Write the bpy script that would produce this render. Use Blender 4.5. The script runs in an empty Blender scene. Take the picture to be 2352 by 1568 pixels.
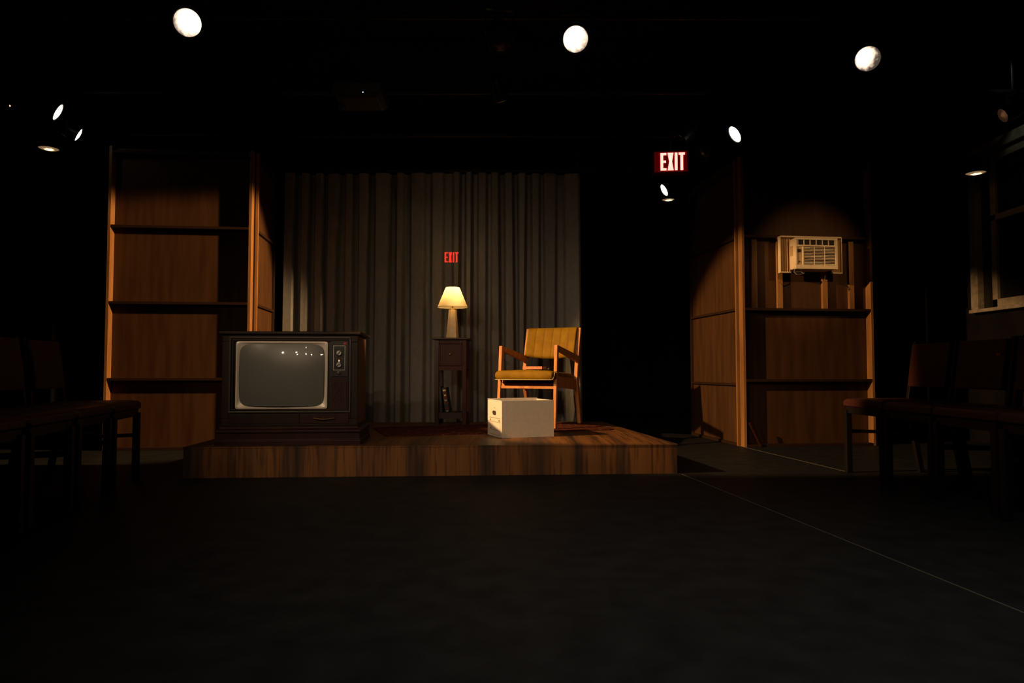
import bpy, bmesh, math, random
from mathutils import Vector, Matrix, noise
PI = math.pi
R = math.radians
S = bpy.context.scene
C = S.collection
random.seed(7)

# ------------------------------------------------------------------ camera, world, exposure
EYE = 0.63
cd = bpy.data.cameras.new('camera'); cam = bpy.data.objects.new('camera', cd); C.objects.link(cam)
cd.sensor_width = 36.0; cd.lens = 24.0; cd.clip_end = 60
cam.location = (0, 0, EYE); cam.rotation_euler = (R(90 + 2.41), 0, 0)
S.camera = cam
w = bpy.data.worlds.new('world'); S.world = w; w.use_nodes = True
w.node_tree.nodes['Background'].inputs[0].default_value = (1, 0.8, 0.6, 1)
w.node_tree.nodes['Background'].inputs[1].default_value = 0.0
S.view_settings.view_transform = 'Standard'; S.view_settings.look = 'None'
S.view_settings.exposure = 0.0; S.view_settings.gamma = 1.0
S.view_settings.use_curve_mapping = False

def spot(name, loc, target, power, color, half, blend, radius=0.05):
    d = bpy.data.lights.new(name, 'SPOT'); d.energy = power; d.color = color
    d.spot_size = R(2 * half); d.spot_blend = blend; d.shadow_soft_size = radius
    o = bpy.data.objects.new(name, d); C.objects.link(o); o.location = loc
    o.rotation_euler = (Vector(target) - Vector(loc)).to_track_quat('-Z', 'Y').to_euler()
    return o
WARM = (1.0, 0.60, 0.26)
WARM2 = (1.0, 0.55, 0.20)
# key light hung beyond the left edge of the picture: box, armchair, right flats
spot('key_light_left', (-3.1, 3.3, 2.5), (1.14, 5.19, 0.63), 1350, WARM, 15.2, 0.3, 0.03)
# cross light hung on the right: left flats
spot('key_light_right', (2.9, 4.65, 2.55), (-2.58, 5.30, 0.95), 2250, (1.0, 0.60, 0.26), 11.8, 0.28, 0.06)
# lamp on the right that reaches the air conditioner
spot('cross_light_right', (3.4, 3.0, 2.6), (2.5, 5.8, 1.5), 90, WARM, 11, 0.9, 0.02)
# front of house lamps behind the camera
for k, (x, y, z, p) in enumerate([(-1.0, -1.5, 2.45, 62), (-0.15, -1.5, 2.45, 70), (0.35, -1.5, 2.42, 22), (1.2, -1.5, 2.45, 14), (-0.5, -0.3, 2.65, 12)]):
    spot('front_light', (x, y, z), (-0.2, 5.0, 0.20), p, (1.0, 0.72, 0.46), 22, 0.9, 0.03)
# soft front light from high on the left side of the house
spot('front_light_left', (-3.3, 0.9, 2.65), (0.1, 5.05, 0.25), 110, (1.0, 0.70, 0.44), 19, 0.8, 0.03)
spot('front_light_left', (-2.1, -0.9, 2.6), (0.05, 5.05, 0.25), 110, (1.0, 0.70, 0.44), 18, 0.8, 0.03)
# weak wide fill added at the front, standing in for bounce on the flats
spot('bounce_fill', (-1.2, -1.9, 2.9), (-0.6, 5.5, 0.6), 24, (1.0, 0.62, 0.34), 27, 1.0, 0.06)
# unseen fill lamp, wide and weak, added to brighten the open floor
spot('floor_fill', (0.7, 0.9, 2.9), (0.8, 1.5, 0.0), 115, (1.0, 0.90, 0.76), 42, 1.0, 0.1)
# cooler light on the head of the window
spot('window_light', (3.55, 5.0, 3.0), (4.15, 5.35, 2.62), 2.0, (0.75, 1.0, 0.82), 22, 0.8, 0.03)

# ------------------------------------------------------------------ materials
def mat(name, col, rough=0.6, metal=0.0, spec=0.3, col2=None, scale=(1, 1, 1), nscale=8, detail=4,
        lo=0.35, hi=0.65, bump=0.0, bscale=60, emit=None, estr=0.0, coat=0.0):
    m = bpy.data.materials.new(name); m.use_nodes = True
    nt = m.node_tree; N = nt.nodes; L = nt.links; b = N['Principled BSDF']
    b.inputs['Roughness'].default_value = rough; b.inputs['Metallic'].default_value = metal
    b.inputs['Specular IOR Level'].default_value = spec
    b.inputs['Coat Weight'].default_value = coat
    b.inputs['Base Color'].default_value = (*col, 1)
    tc = N.new('ShaderNodeTexCoord')
    if col2 is not None:
        mp = N.new('ShaderNodeMapping'); mp.inputs['Scale'].default_value = scale
        nz = N.new('ShaderNodeTexNoise'); nz.inputs['Scale'].default_value = nscale; nz.inputs['Detail'].default_value = detail
        rp = N.new('ShaderNodeValToRGB'); rp.color_ramp.elements[0].position = lo; rp.color_ramp.elements[1].position = hi
        rp.color_ramp.elements[0].color = (*col, 1); rp.color_ramp.elements[1].color = (*col2, 1)
        L.new(tc.outputs['Object'], mp.inputs[0]); L.new(mp.outputs[0], nz.inputs['Vector'])
        L.new(nz.outputs['Fac'], rp.inputs[0]); L.new(rp.outputs[0], b.inputs['Base Color'])
    if bump > 0:
        n2 = N.new('ShaderNodeTexNoise'); n2.inputs['Scale'].default_value = bscale; n2.inputs['Detail'].default_value = 3
        bp = N.new('ShaderNodeBump'); bp.inputs['Strength'].default_value = bump; bp.inputs['Distance'].default_value = 0.01
        L.new(tc.outputs['Object'], n2.inputs['Vector']); L.new(n2.outputs['Fac'], bp.inputs['Height']); L.new(bp.outputs[0], b.inputs['Normal'])
    if emit is not None:
        b.inputs['Emission Color'].default_value = (*emit, 1); b.inputs['Emission Strength'].default_value = estr
    return m

M = {}
M['black_wall'] = mat('black_wall', (0.006, 0.005, 0.005), 0.9, spec=0.05, col2=(0.010, 0.008, 0.008), nscale=3)
M['floor'] = mat('black_floor', (0.009, 0.0095, 0.010), 0.6, spec=0.12, col2=(0.018, 0.0185, 0.019), nscale=9, detail=8, lo=0.3, hi=0.75, bump=0.15, bscale=40)
M['seam'] = mat('floor_seam', (0.09, 0.085, 0.07), 0.7)
M['luan'] = mat('luan_plywood', (0.045, 0.0185, 0.007), 0.55, spec=0.12, col2=(0.095, 0.043, 0.017), scale=(1.2, 1.2, 0.12), nscale=14, detail=8, lo=0.25, hi=0.8)
M['rail_dark'] = mat('stained_rail_and_shade', (0.030, 0.013, 0.006), 0.6, spec=0.15)  # dark rails; also the painted shade on the narrow flats' back stiles
M['luan_frame'] = mat('pine_frame', (0.22, 0.095, 0.03), 0.5, spec=0.25, col2=(0.36, 0.165, 0.055), scale=(1, 1, 0.15), nscale=12)
def veneer_mat():
    m = bpy.data.materials.new('striped_veneer'); m.use_nodes = True
    nt = m.node_tree; N = nt.nodes; L = nt.links; b = N['Principled BSDF']
    b.inputs['Roughness'].default_value = 0.5; b.inputs['Specular IOR Level'].default_value = 0.3
    tc = N.new('ShaderNodeTexCoord')
    mp = N.new('ShaderNodeMapping'); mp.inputs['Scale'].default_value = (1, 0.05, 0.06)
    L.new(tc.outputs['Object'], mp.inputs[0])
    n1 = N.new('ShaderNodeTexNoise'); n1.inputs['Scale'].default_value = 7; n1.inputs['Detail'].default_value = 2
    n2 = N.new('ShaderNodeTexNoise'); n2.inputs['Scale'].default_value = 55; n2.inputs['Detail'].default_value = 6
    L.new(mp.outputs[0], n1.inputs['Vector']); L.new(mp.outputs[0], n2.inputs['Vector'])
    r1 = N.new('ShaderNodeValToRGB'); e = r1.color_ramp.elements
    e[0].position = 0.33; e[0].color = (0.04, 0.022, 0.013, 1); e[1].position = 0.48; e[1].color = (0.14, 0.055, 0.016, 1)
    x = r1.color_ramp.elements.new(0.62); x.color = (0.185, 0.077, 0.02, 1)
    r2 = N.new('ShaderNodeValToRGB'); e = r2.color_ramp.elements
    e[0].position = 0.36; e[0].color = (0.45, 0.45, 0.45, 1); e[1].position = 0.52; e[1].color = (1, 1, 1, 1)
    mx = N.new('ShaderNodeMix'); mx.data_type = 'RGBA'; mx.blend_type = 'MULTIPLY'; mx.inputs[0].default_value = 1
    L.new(n1.outputs['Fac'], r1.inputs[0]); L.new(n2.outputs['Fac'], r2.inputs[0])
    L.new(r1.outputs[0], mx.inputs[6]); L.new(r2.outputs[0], mx.inputs[7]); L.new(mx.outputs[2], b.inputs['Base Color'])
    return m
M['veneer'] = veneer_mat()
def rug_mat():
    m = bpy.data.materials.new('patterned_rug'); m.use_nodes = True
    nt = m.node_tree; N = nt.nodes; L = nt.links; b = N['Principled BSDF']
    b.inputs['Roughness'].default_value = 0.95; b.inputs['Specular IOR Level'].default_value = 0.05
    tc = N.new('ShaderNodeTexCoord')
    v = N.new('ShaderNodeTexVoronoi'); v.inputs['Scale'].default_value = 9; v.feature = 'DISTANCE_TO_EDGE'
    nz = N.new('ShaderNodeTexNoise'); nz.inputs['Scale'].default_value = 22
    L.new(tc.outputs['Object'], v.inputs['Vector']); L.new(tc.outputs['Object'], nz.inputs['Vector'])
    ad = N.new('ShaderNodeMath'); ad.operation = 'MULTIPLY_ADD'; ad.inputs[1].default_value = 2.2
    L.new(v.outputs['Distance'], ad.inputs[0]); L.new(nz.outputs['Fac'], ad.inputs[2])
    r = N.new('ShaderNodeValToRGB'); e = r.color_ramp.elements
    e[0].position = 0.5; e[0].color = (0.16, 0.055, 0.025, 1); e[1].position = 0.62; e[1].color = (0.045, 0.009, 0.007, 1)
    x = r.color_ramp.elements.new(0.95); x.color = (0.075, 0.02, 0.011, 1)
    L.new(ad.outputs[0], r.inputs[0]); L.new(r.outputs[0], b.inputs['Base Color'])
    return m
M['rug'] = rug_mat()
def curtain_mat():
    m = bpy.data.materials.new('sheer_curtain'); m.use_nodes = True
    nt = m.node_tree; N = nt.nodes; L = nt.links; N.clear()
    out = N.new('ShaderNodeOutputMaterial'); mx = N.new('ShaderNodeMixShader'); tr = N.new('ShaderNodeBsdfTransparent')
    df = N.new('ShaderNodeBsdfDiffuse'); tl = N.new('ShaderNodeBsdfTranslucent'); m2 = N.new('ShaderNodeMixShader')
    tc = N.new('ShaderNodeTexCoord'); mp = N.new('ShaderNodeMapping'); mp.inputs['Scale'].default_value = (1, 1, 0.3)
    nz = N.new('ShaderNodeTexNoise'); nz.inputs['Scale'].default_value = 60
    rp = N.new('ShaderNodeValToRGB'); rp.color_ramp.elements[0].color = (0.20, 0.19, 0.18, 1); rp.color_ramp.elements[1].color = (0.32, 0.305, 0.29, 1)
    L.new(tc.outputs['Object'], mp.inputs[0]); L.new(mp.outputs[0], nz.inputs['Vector']); L.new(nz.outputs['Fac'], rp.inputs[0])
    L.new(rp.outputs[0], df.inputs[0]); L.new(rp.outputs[0], tl.inputs[0])
    m2.inputs[0].default_value = 0.12; mx.inputs[0].default_value = 0.80
    L.new(df.outputs[0], m2.inputs[1]); L.new(tl.outputs[0], m2.inputs[2])
    L.new(tr.outputs[0], mx.inputs[1]); L.new(m2.outputs[0], mx.inputs[2]); L.new(mx.outputs[0], out.inputs[0])
    return m
M['curtain'] = curtain_mat()
M['black_metal'] = mat('black_metal', (0.012, 0.012, 0.012), 0.38, spec=0.4)
M['pipe'] = mat('black_pipe', (0.008, 0.008, 0.008), 0.5, spec=0.25)
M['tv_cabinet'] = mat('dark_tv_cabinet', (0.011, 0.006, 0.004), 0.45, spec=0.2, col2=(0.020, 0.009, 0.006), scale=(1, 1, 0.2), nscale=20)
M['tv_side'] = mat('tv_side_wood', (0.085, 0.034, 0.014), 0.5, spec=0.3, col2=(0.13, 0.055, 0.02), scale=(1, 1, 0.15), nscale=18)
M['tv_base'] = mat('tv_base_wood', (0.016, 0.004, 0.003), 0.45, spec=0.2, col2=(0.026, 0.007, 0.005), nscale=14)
M['tv_black'] = mat('tv_black_plastic', (0.006, 0.006, 0.006), 0.35, spec=0.4)
M['tv_trim'] = mat('tv_trim_line', (0.05, 0.045, 0.04), 0.35, spec=0.5, metal=0.3)
M['tv_bezel'] = mat('tv_grey_bezel', (0.85, 0.78, 0.68), 0.4, spec=0.5, metal=0.2)
M['tv_screen'] = mat('tv_screen_glass', (0.115, 0.122, 0.115), 0.32, spec=0.35, coat=1.0)
M['tv_screen'].node_tree.nodes['Principled BSDF'].inputs['Coat Roughness'].default_value = 0.03
M['chrome'] = mat('chrome', (0.55, 0.53, 0.5), 0.28, metal=1.0)
M['grille'] = mat('tv_speaker_cloth', (0.022, 0.008, 0.006), 0.7, col2=(0.04, 0.014, 0.01), nscale=90)
M['pilot'] = mat('pilot_orange', (0.3, 0.1, 0.02), 0.5, emit=(1.0, 0.45, 0.2), estr=1.3)
M['red_tag'] = mat('red_sticker', (0.30, 0.03, 0.03), 0.4)
M['mahogany'] = mat('mahogany', (0.045, 0.013, 0.007), 0.45, spec=0.2, col2=(0.07, 0.02, 0.011), scale=(1, 1, 0.2), nscale=16)
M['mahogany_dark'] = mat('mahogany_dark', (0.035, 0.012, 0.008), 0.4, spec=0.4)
M['lamp_base'] = mat('lamp_stone_base', (0.80, 0.58, 0.30), 0.5, spec=0.3, col2=(0.88, 0.68, 0.40), nscale=30, detail=6)
M['brass'] = mat('brass', (0.55, 0.35, 0.12), 0.35, metal=1.0)
M['dull_brass'] = mat('tarnished_brass', (0.10, 0.065, 0.03), 0.4, metal=0.8)
M['chair_wood'] = mat('chair_teak', (0.44, 0.17, 0.05), 0.5, spec=0.2, col2=(0.60, 0.26, 0.08), scale=(1, 1, 0.2), nscale=25)
M['mustard'] = mat('mustard_vinyl', (0.19, 0.097, 0.0045), 0.6, spec=0.08, col2=(0.24, 0.125, 0.007), nscale=14, bump=0.15, bscale=220)
M['seam_dark'] = mat('mustard_seam', (0.14, 0.065, 0.008), 0.7)
M['piping'] = mat('mustard_piping', (0.50, 0.38, 0.14), 0.6)
M['carton'] = mat('white_carton', (0.60, 0.53, 0.45), 0.75, spec=0.1, col2=(0.64, 0.57, 0.49), nscale=40)
M['ink'] = mat('carton_ink', (0.10, 0.06, 0.04), 0.8)
M['dark_hole'] = mat('dark_recess', (0.02, 0.016, 0.014), 0.8)
M['book_orange'] = mat('book_terracotta', (0.50, 0.17, 0.08), 0.6, col2=(0.60, 0.23, 0.11), nscale=30)
M['book_dark'] = mat('book_black', (0.012, 0.010, 0.010), 0.4, spec=0.4)
M['book_maroon'] = mat('book_maroon_band', (0.10, 0.015, 0.012), 0.5)
M['gold'] = mat('gold_foil', (0.85, 0.60, 0.28), 0.5, metal=0.2)
M['silver'] = mat('silver_foil', (0.75, 0.70, 0.65), 0.5, metal=0.2)
M['paper'] = mat('page_edges', (0.5, 0.42, 0.3), 0.9)
M['ac'] = mat('almond_plastic', (0.72, 0.56, 0.38), 0.5, spec=0.3, col2=(0.80, 0.63, 0.43), nscale=12)
M['ac_dim'] = mat('almond_accordion', (0.50, 0.33, 0.17), 0.6)
M['cord'] = mat('grey_cord', (0.25, 0.2, 0.16), 0.5)
M['seat_red'] = mat('oxblood_vinyl', (0.060, 0.016, 0.012), 0.42, spec=0.45, col2=(0.075, 0.021, 0.016), nscale=20)
M['chair_black'] = mat('dark_chair_wood', (0.010, 0.007, 0.006), 0.4, spec=0.35)
M['tag_orange'] = mat('orange_tag', (0.85, 0.36, 0.12), 0.6, emit=None)
M['window_wood'] = mat('old_window_paint', (0.22, 0.17, 0.12), 0.65, col2=(0.34, 0.28, 0.21), nscale=18, detail=7)
M['dark_pane'] = mat('dark_glass', (0.01, 0.009, 0.008), 0.25, spec=0.5)
M['projector'] = mat('projector_grey', (0.03, 0.025, 0.021), 0.6)
M['led_blue'] = mat('blue_led', (0.1, 0.1, 0.5), 0.4, emit=(0.35, 0.45, 1.0), estr=6)
M['dot_warm'] = mat('warm_indicator', (0.4, 0.2, 0.1), 0.4, emit=(1.0, 0.6, 0.35), estr=2.0)
M['exit_letter'] = mat('exit_letter_lit', (0.8, 0.2, 0.2), 0.5, emit=(1.0, 0.19, 0.15), estr=4.2)
M['exit_panel'] = mat('exit_panel_red', (0.25, 0.005, 0.008), 0.4, emit=(1.0, 0.0, 0.01), estr=0.05)
M['exit_case'] = mat('exit_case', (0.10, 0.02, 0.02), 0.5)
M['exit_far'] = mat('far_exit_letter_lit', (0.8, 0.05, 0.03), 0.5, emit=(1.0, 0.03, 0.015), estr=4.5)
def lens_mat(name, tint, hot, cold, off=(0.0, 0.0), r0=0.045, r1=0.085):
    # glowing lens: the filament's hot patch sits off centre in the lens (object space)
    m = bpy.data.materials.new(name); m.use_nodes = True
    nt = m.node_tree; N = nt.nodes; L = nt.links; b = N['Principled BSDF']
    b.inputs['Base Color'].default_value = (0.3, 0.25, 0.2, 1); b.inputs['Roughness'].default_value = 0.2
    tc = N.new('ShaderNodeTexCoord'); sub = N.new('ShaderNodeVectorMath'); sub.operation = 'SUBTRACT'
    sub.inputs[1].default_value = (off[0], off[1], 0)
    mul = N.new('ShaderNodeVectorMath'); mul.operation = 'MULTIPLY'; mul.inputs[1].default_value = (1, 1, 0)
    ln = N.new('ShaderNodeVectorMath'); ln.operation = 'LENGTH'
    nz = N.new('ShaderNodeTexNoise'); nz.inputs['Scale'].default_value = 35; nz.inputs['Detail'].default_value = 4
    ad = N.new('ShaderNodeMath'); ad.operation = 'MULTIPLY_ADD'; ad.inputs[1].default_value = 0.05
    mr = N.new('ShaderNodeMapRange'); mr.inputs['From Min'].default_value = r0 + 0.025; mr.inputs['From Max'].default_value = r1 + 0.025
    mr.inputs['To Min'].default_value = hot; mr.inputs['To Max'].default_value = cold
    mr.interpolation_type = 'SMOOTHSTEP'
    L.new(tc.outputs['Object'], sub.inputs[0]); L.new(sub.outputs[0], mul.inputs[0]); L.new(mul.outputs[0], ln.inputs[0])
    L.new(tc.outputs['Object'], nz.inputs['Vector']); L.new(nz.outputs['Fac'], ad.inputs[0]); L.new(ln.outputs['Value'], ad.inputs[2])
    L.new(ad.outputs[0], mr.inputs['Value']); L.new(mr.outputs[0], b.inputs['Emission Strength'])
    b.inputs['Emission Color'].default_value = (*tint, 1)
    return m

# ------------------------------------------------------------------ helpers
class MB:
    def __init__(s): s.v = []; s.f = []
    def add(s, vs, fs, T=None):
        n = len(s.v)
        s.v += [tuple(T @ Vector(p)) if T else tuple(p) for p in vs]
        s.f += [tuple(i + n for i in f) for f in fs]; return s
    def box(s, x0, x1, y0, y1, z0, z1, T=None):
        vs = [(x, y, z) for z in (z0, z1) for y in (y0, y1) for x in (x0, x1)]
        return s.add(vs, [(0, 2, 3, 1), (4, 5, 7, 6), (0, 1, 5, 4), (2, 6, 7, 3), (0, 4, 6, 2), (1, 3, 7, 5)], T)
    def loft(s, rings, cap0=True, cap1=True, T=None):
        n = len(rings[0]); vs = [p for r in rings for p in r]; fs = []
        for k in range(len(rings) - 1):
            for i in range(n):
                j = (i + 1) % n
                fs.append((k * n + i, k * n + j, (k + 1) * n + j, (k + 1) * n + i))
        if cap0: fs.append(tuple(range(n - 1, -1, -1)))
        if cap1: fs.append(tuple(range((len(rings) - 1) * n, len(rings) * n)))
        return s.add(vs, fs, T)
    def lathe(s, prof, n=24, T=None, cap0=True, cap1=True):
        rings = [[(r * math.cos(2 * PI * i / n), r * math.sin(2 * PI * i / n), z) for i in range(n)] for r, z in prof]
        return s.loft(rings, cap0, cap1, T)
    def bar(s, p0, p1, a, b=None, up=(0, 0, 1), n=4, a1=None, b1=None):
        p0 = Vector(p0); p1 = Vector(p1); b = a if b is None else b
        a1 = a if a1 is None else a1; b1 = b if b1 is None else b1
        d = (p1 - p0).normalized(); u = Vector(up)
        if abs(d.dot(u)) > 0.97: u = Vector((1, 0, 0))
        x = d.cross(u).normalized(); y = x.cross(d).normalized()
        def ring(p, a, b):
            if n == 4: return [tuple(p + x * sx * a / 2 + y * sy * b / 2) for sx, sy in ((-1, -1), (1, -1), (1, 1), (-1, 1))]
            return [tuple(p + x * a / 2 * math.cos(2 * PI * i / n) + y * b / 2 * math.sin(2 * PI * i / n)) for i in range(n)]
        return s.loft([ring(p0, a, b), ring(p1, a1, b1)])
    def tube(s, pts, r, n=8):
        pts = [Vector(p) for p in pts]; rings = []
        for i, p in enumerate(pts):
            d = (pts[min(i + 1, len(pts) - 1)] - pts[max(i - 1, 0)]).normalized()
            u = Vector((0, 0, 1)) if abs(d.z) < 0.95 else Vector((0, 1, 0))
            x = d.cross(u).normalized(); y = x.cross(d)
            rings.append([tuple(p + x * r * math.cos(2 * PI * k / n) + y * r * math.sin(2 * PI * k / n)) for k in range(n)])
        return s.loft(rings)
    def grid(s, fn, nu, nv):
        vs = [fn(i / nu, j / nv) for j in range(nv + 1) for i in range(nu + 1)]
        fs = [(j * (nu + 1) + i, j * (nu + 1) + i + 1, (j + 1) * (nu + 1) + i + 1, (j + 1) * (nu + 1) + i) for j in range(nv) for i in range(nu)]
        return s.add(vs, fs)
    def build(s, name, m, parent=None, bevel=0.0, smooth=False, seg=2, solid=0.0, fix=True):
        me = bpy.data.meshes.new(name); me.from_pydata(s.v, [], s.f); me.update()
        if fix:
            bm = bmesh.new(); bm.from_mesh(me); bmesh.ops.recalc_face_normals(bm, faces=bm.faces); bm.to_mesh(me); bm.free()
        me.materials.append(m)
        o = bpy.data.objects.new(name, me); C.objects.link(o)
        if parent: o.parent = parent
        if smooth:
            for p in me.polygons: p.use_smooth = True
        if solid:
            k = o.modifiers.new('solid', 'SOLIDIFY'); k.thickness = solid; k.offset = 0
        if bevel:
            k = o.modifiers.new('bevel', 'BEVEL'); k.width = bevel; k.segments = seg; k.limit_method = 'ANGLE'; k.angle_limit = R(40)
        if smooth:
            k = o.modifiers.new('wn', 'EDGE_SPLIT'); k.split_angle = R(38)
        return o
def tag(o, label, cat, group=None, kind=None):
    o['label'] = label; o['category'] = cat
    if group: o['group'] = group
    if kind: o['kind'] = kind
    return o
def thing(name, loc, rz=0.0, label=None, cat=None, group=None):
    o = bpy.data.objects.new(name, None); o.empty_display_size = 0.1; C.objects.link(o)
    o.location = loc; o.rotation_euler = (0, 0, rz)
    tag(o, label, cat, group); return o
def struct(o): o['kind'] = 'structure'; return o
def copy_tree(o, parent=None):
    c = o.copy(); C.objects.link(c); c.parent = parent
    for ch in list(o.children): copy_tree(ch, c)
    return c

# ------------------------------------------------------------------ room shell
XL, XR, YF, YB, ZC = -4.7, 4.12, -2.6, 10.4, 3.15
struct(MB().box(XL - .1, XR + .1, YF - .1, YB + .1, -0.1, 0).build('floor', M['floor']))
struct(MB().box(XL - .1, XR + .1, YF - .1, YB + .1, ZC, ZC + 0.1).build('ceiling', M['black_wall']))
struct(MB().box(XL - .1, XL, YF - .1, YB + .1, 0, ZC).build('wall_left', M['black_wall']))
struct(MB().box(XR, XR + .1, YF - .1, YB + .1, 0, ZC).build('wall_right', M['black_wall']))
struct(MB().box(XL, XR, YB, YB + .1, 0, ZC).build('wall_back', M['black_wall']))
struct(MB().box(XL, XR, YF - .1, YF, 0, ZC).build('wall_front', M['black_wall']))
# pale seams between the floor sheets
def seam(p0, p1, name):
    p0 = Vector(p0); p1 = Vector(p1)
    return struct(MB().bar(p0, p1, 0.006, 0.002).build(name, M['seam']))
seam((1.03, 4.17, 0.0011), (1.36, 1.55, 0.0011), 'trim_1')
seam((1.86, 5.95, 0.0011), (2.08, 4.26, 0.0011), 'trim_2')

# window with deep reveal on the right wall
wn = bpy.data.objects.new('window_1', None); C.objects.link(wn); wn.location = (XR, 5.93, 1.16); struct(wn)
H = 1.42; W = 1.6      # opening runs towards the camera (local -y)
b = MB().box(-0.06, 0.0, 0.0, 0.09, 0, H).box(-0.06, 0.0, -W, -W + 0.09, 0, H).box(-0.06, 0.0, -W + .09, 0.0, H - 0.09, H).box(-0.075, 0.0, -W - .02, 0.10, -0.03, 0.0)
b.build('window_frame', M['window_wood'], wn, 0.004)
b = MB().box(-0.03, -0.002, -0.20, -0.14, 0.0, H - 0.10).box(-0.03, -0.002, -W + .14, -0.20, H - 0.17, H - 0.10).box(-0.03, -0.002, -W + .14, -0.14, 0.0, 0.07)
b.box(-0.03, -0.002, -W + .14, -0.14, 0.74, 0.79)
b.build('window_sash', M['window_wood'], wn, 0.003)
MB().box(-0.006, -0.001, -W + .09, 0.0, 0.0, H - 0.09).build('window_pane', M['dark_pane'], wn)

# ------------------------------------------------------------------ stage platform
pl = thing('stage_platform', (0, 0, 0), 0, 'low wooden stage platform clad in striped brown veneer, carrying the television and armchair', 'platform')
q = [(-1.925, 4.01), (1.015, 4.20), (0.785, 6.03), (-2.03, 5.86)]
def inset(q, d):
    cx = sum(p[0] for p in q) / 4; cy = sum(p[1] for p in q) / 4
    return [(p[0] + (d if p[0] < cx else -d), p[1] + (d if p[1] < cy else -d)) for p in q]
MB().loft([[(x, y, 0.0) for x, y in inset(q, 0.004)], [(x, y, 0.172) for x, y in inset(q, 0.004)]]).build('fascia', M['veneer'], pl)
MB().loft([[(x, y, 0.172) for x, y in q], [(x, y, 0.18) for x, y in q]]).build('platform_top', M['veneer'], pl)
PZ = 0.18

# rug (rounded corners), turned about 18 degrees
ru = R(18.5)
def rug_ring(L, Wd, r, z, n=6):
    pts = []
    for cx, cy, a0 in ((L - r, r, -90), (L - r, Wd - r, 0), (r, Wd - r, 90), (r, r, 180)):
        for k in range(n + 1):
            a = R(a0 + 90 * k / n); pts.append((cx + r * math.cos(a) - L, cy + r * math.sin(a), z))
    return pts
rg = MB().loft([rug_ring(1.74, 0.76, 0.10, 0.0), rug_ring(1.74, 0.76, 0.10, 0.007)]).build('rug', M['rug'])
rg.location = (0.80, 5.17, PZ); rg.rotation_euler = (0, 0, ru)
tag(rg, 'dark red patterned rug with rounded corner under the mustard armchair', 'rug')

# ------------------------------------------------------------------ sheer curtain and rod
random.seed(11)
NX = 1100; CW = 2.72
prof = []; xs = []; x = 0.0
folds = []
while x < CW:
    lam = random.uniform(0.105, 0.20); folds.append((x, lam, random.uniform(0.42, 0.62), random.uniform(0.055, 0.105), random.uniform(-0.35, 0.45), random.uniform(-0.25, 0.25), random.uniform(-0.025, 0.025))); x += lam
def raw(x):
    for (x0, lam, a_, d_, tl_, tv_, sl_) in folds:
        if x0 <= x < x0 + lam:
            u = (x - x0) / lam; wl = 0.10
            if u < a_: return -d_ / 2 + tl_ * (u - a_ / 2) * lam
            if u < a_ + wl: return -d_ / 2 + tl_ * a_ / 2 * lam + (d_) * (u - a_) / wl
            if u < 1 - wl: return d_ / 2 + tv_ * (u - (a_ + 1) / 2) * lam
            return d_ / 2 - d_ * (u - 1 + wl) / wl
    return 0.0
rawp = [raw(CW * i / NX) for i in range(NX + 1)]
K = 4
smo = [sum(rawp[max(0, min(NX, i + k))] for k in range(-K, K + 1)) / (2 * K + 1) for i in range(NX + 1)]
def slant(x):
    for f in folds:
        if f[0] <= x < f[0] + f[1]:
            return f[6] * math.sin(PI * (x - f[0]) / f[1])
    return 0.0
sln = [slant(CW * i / NX) for i in range(NX + 1)]
def cfn(u, v):
    i = min(NX, int(round(u * NX))); x = -2.09 + CW * u
    return (x + sln[i] * (1 - v), smo[i] * (0.8 + 0.3 * (1 - v)) + 0.02 * math.sin(x * 3.1), 0.03 + v * 2.42)
cu = MB().grid(cfn, NX, 14).build('sheer_curtain', M['curtain'], smooth=True, fix=False)
cu.location = (0, 6.26, 0); cu.rotation_euler = (0, 0, 0)
tag(cu, 'grey-brown pleated sheer curtain hanging across the back of the platform', 'curtain')
rd = thing('curtain_rod', (-0.75, 6.26, 2.48), 0, 'thin dark curtain rod holding up the pleated curtain', 'curtain rod')
MB().tube([(-1.5, 0, 0), (1.5, 0, 0)], 0.015, 10).build('rod', M['pipe'], rd)
for sx in (-1.35, 1.35): MB().bar((sx, 0, 0.0), (sx, 0, ZC - 2.48), 0.02).build('hanger', M['pipe'], rd)

# ------------------------------------------------------------------ scenery flats
def flat(p0, p1, side, zs, H, label, battens=(), name='scenery_flat', D=0.07):
    p0 = Vector((*p0, 0)); p1 = Vector((*p1, 0)); d = p1 - p0; L = d.length
    t = thing(name, p0, math.atan2(d.y, d.x), label, 'scenery flat', 'panelled wood scenery flats')
    # local: x along, y = -depth*side is the show face
    s = -1 if side > 0 else 1
    def yb(a, b2): return (min(s * a, s * b2), max(s * a, s * b2))
    y0, y1 = yb(-0.006, 0.0)
    MB().box(0.0, L, y0, y1, 0.0, H).build('panel', M['luan'], t)
    y0, y1 = yb(0.0, D)
    for x in (0.0, L - 0.022): MB().box(x, x + 0.022, y0, y1, 0.0, H).build('stile', M['rail_dark'] if (x > 0 and L < 1.1) else M['luan_frame'], t, 0.001)  # back stile of narrow flats coloured dark, as if out of the beam
    for z in zs: MB().box(0.0225, L - 0.0225, y0, y1, z, z + 0.021).build('rail', M['rail_dark'], t, 0.001)
    for x, w_, za, zb in battens:
        y0, y1 = yb(0.0, 0.028)
        MB().box(x, x + w_, y0, y1, za, zb).build('batten', M['luan_frame'], t, 0.001)
    return t
LZ = [0.0, 0.548, 1.155, 1.765, 2.365]
fl = flat((-3.215, 5.44), (-2.115, 5.55), 1, LZ, 2.42, 'wide brown wood scenery flat with three ledges left of the television')
flat((-2.113, 5.575), (-2.185, 6.20), 1, LZ, 2.42, 'narrow scenery flat turned back from the left panel toward the curtain', D=0.022)
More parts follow.
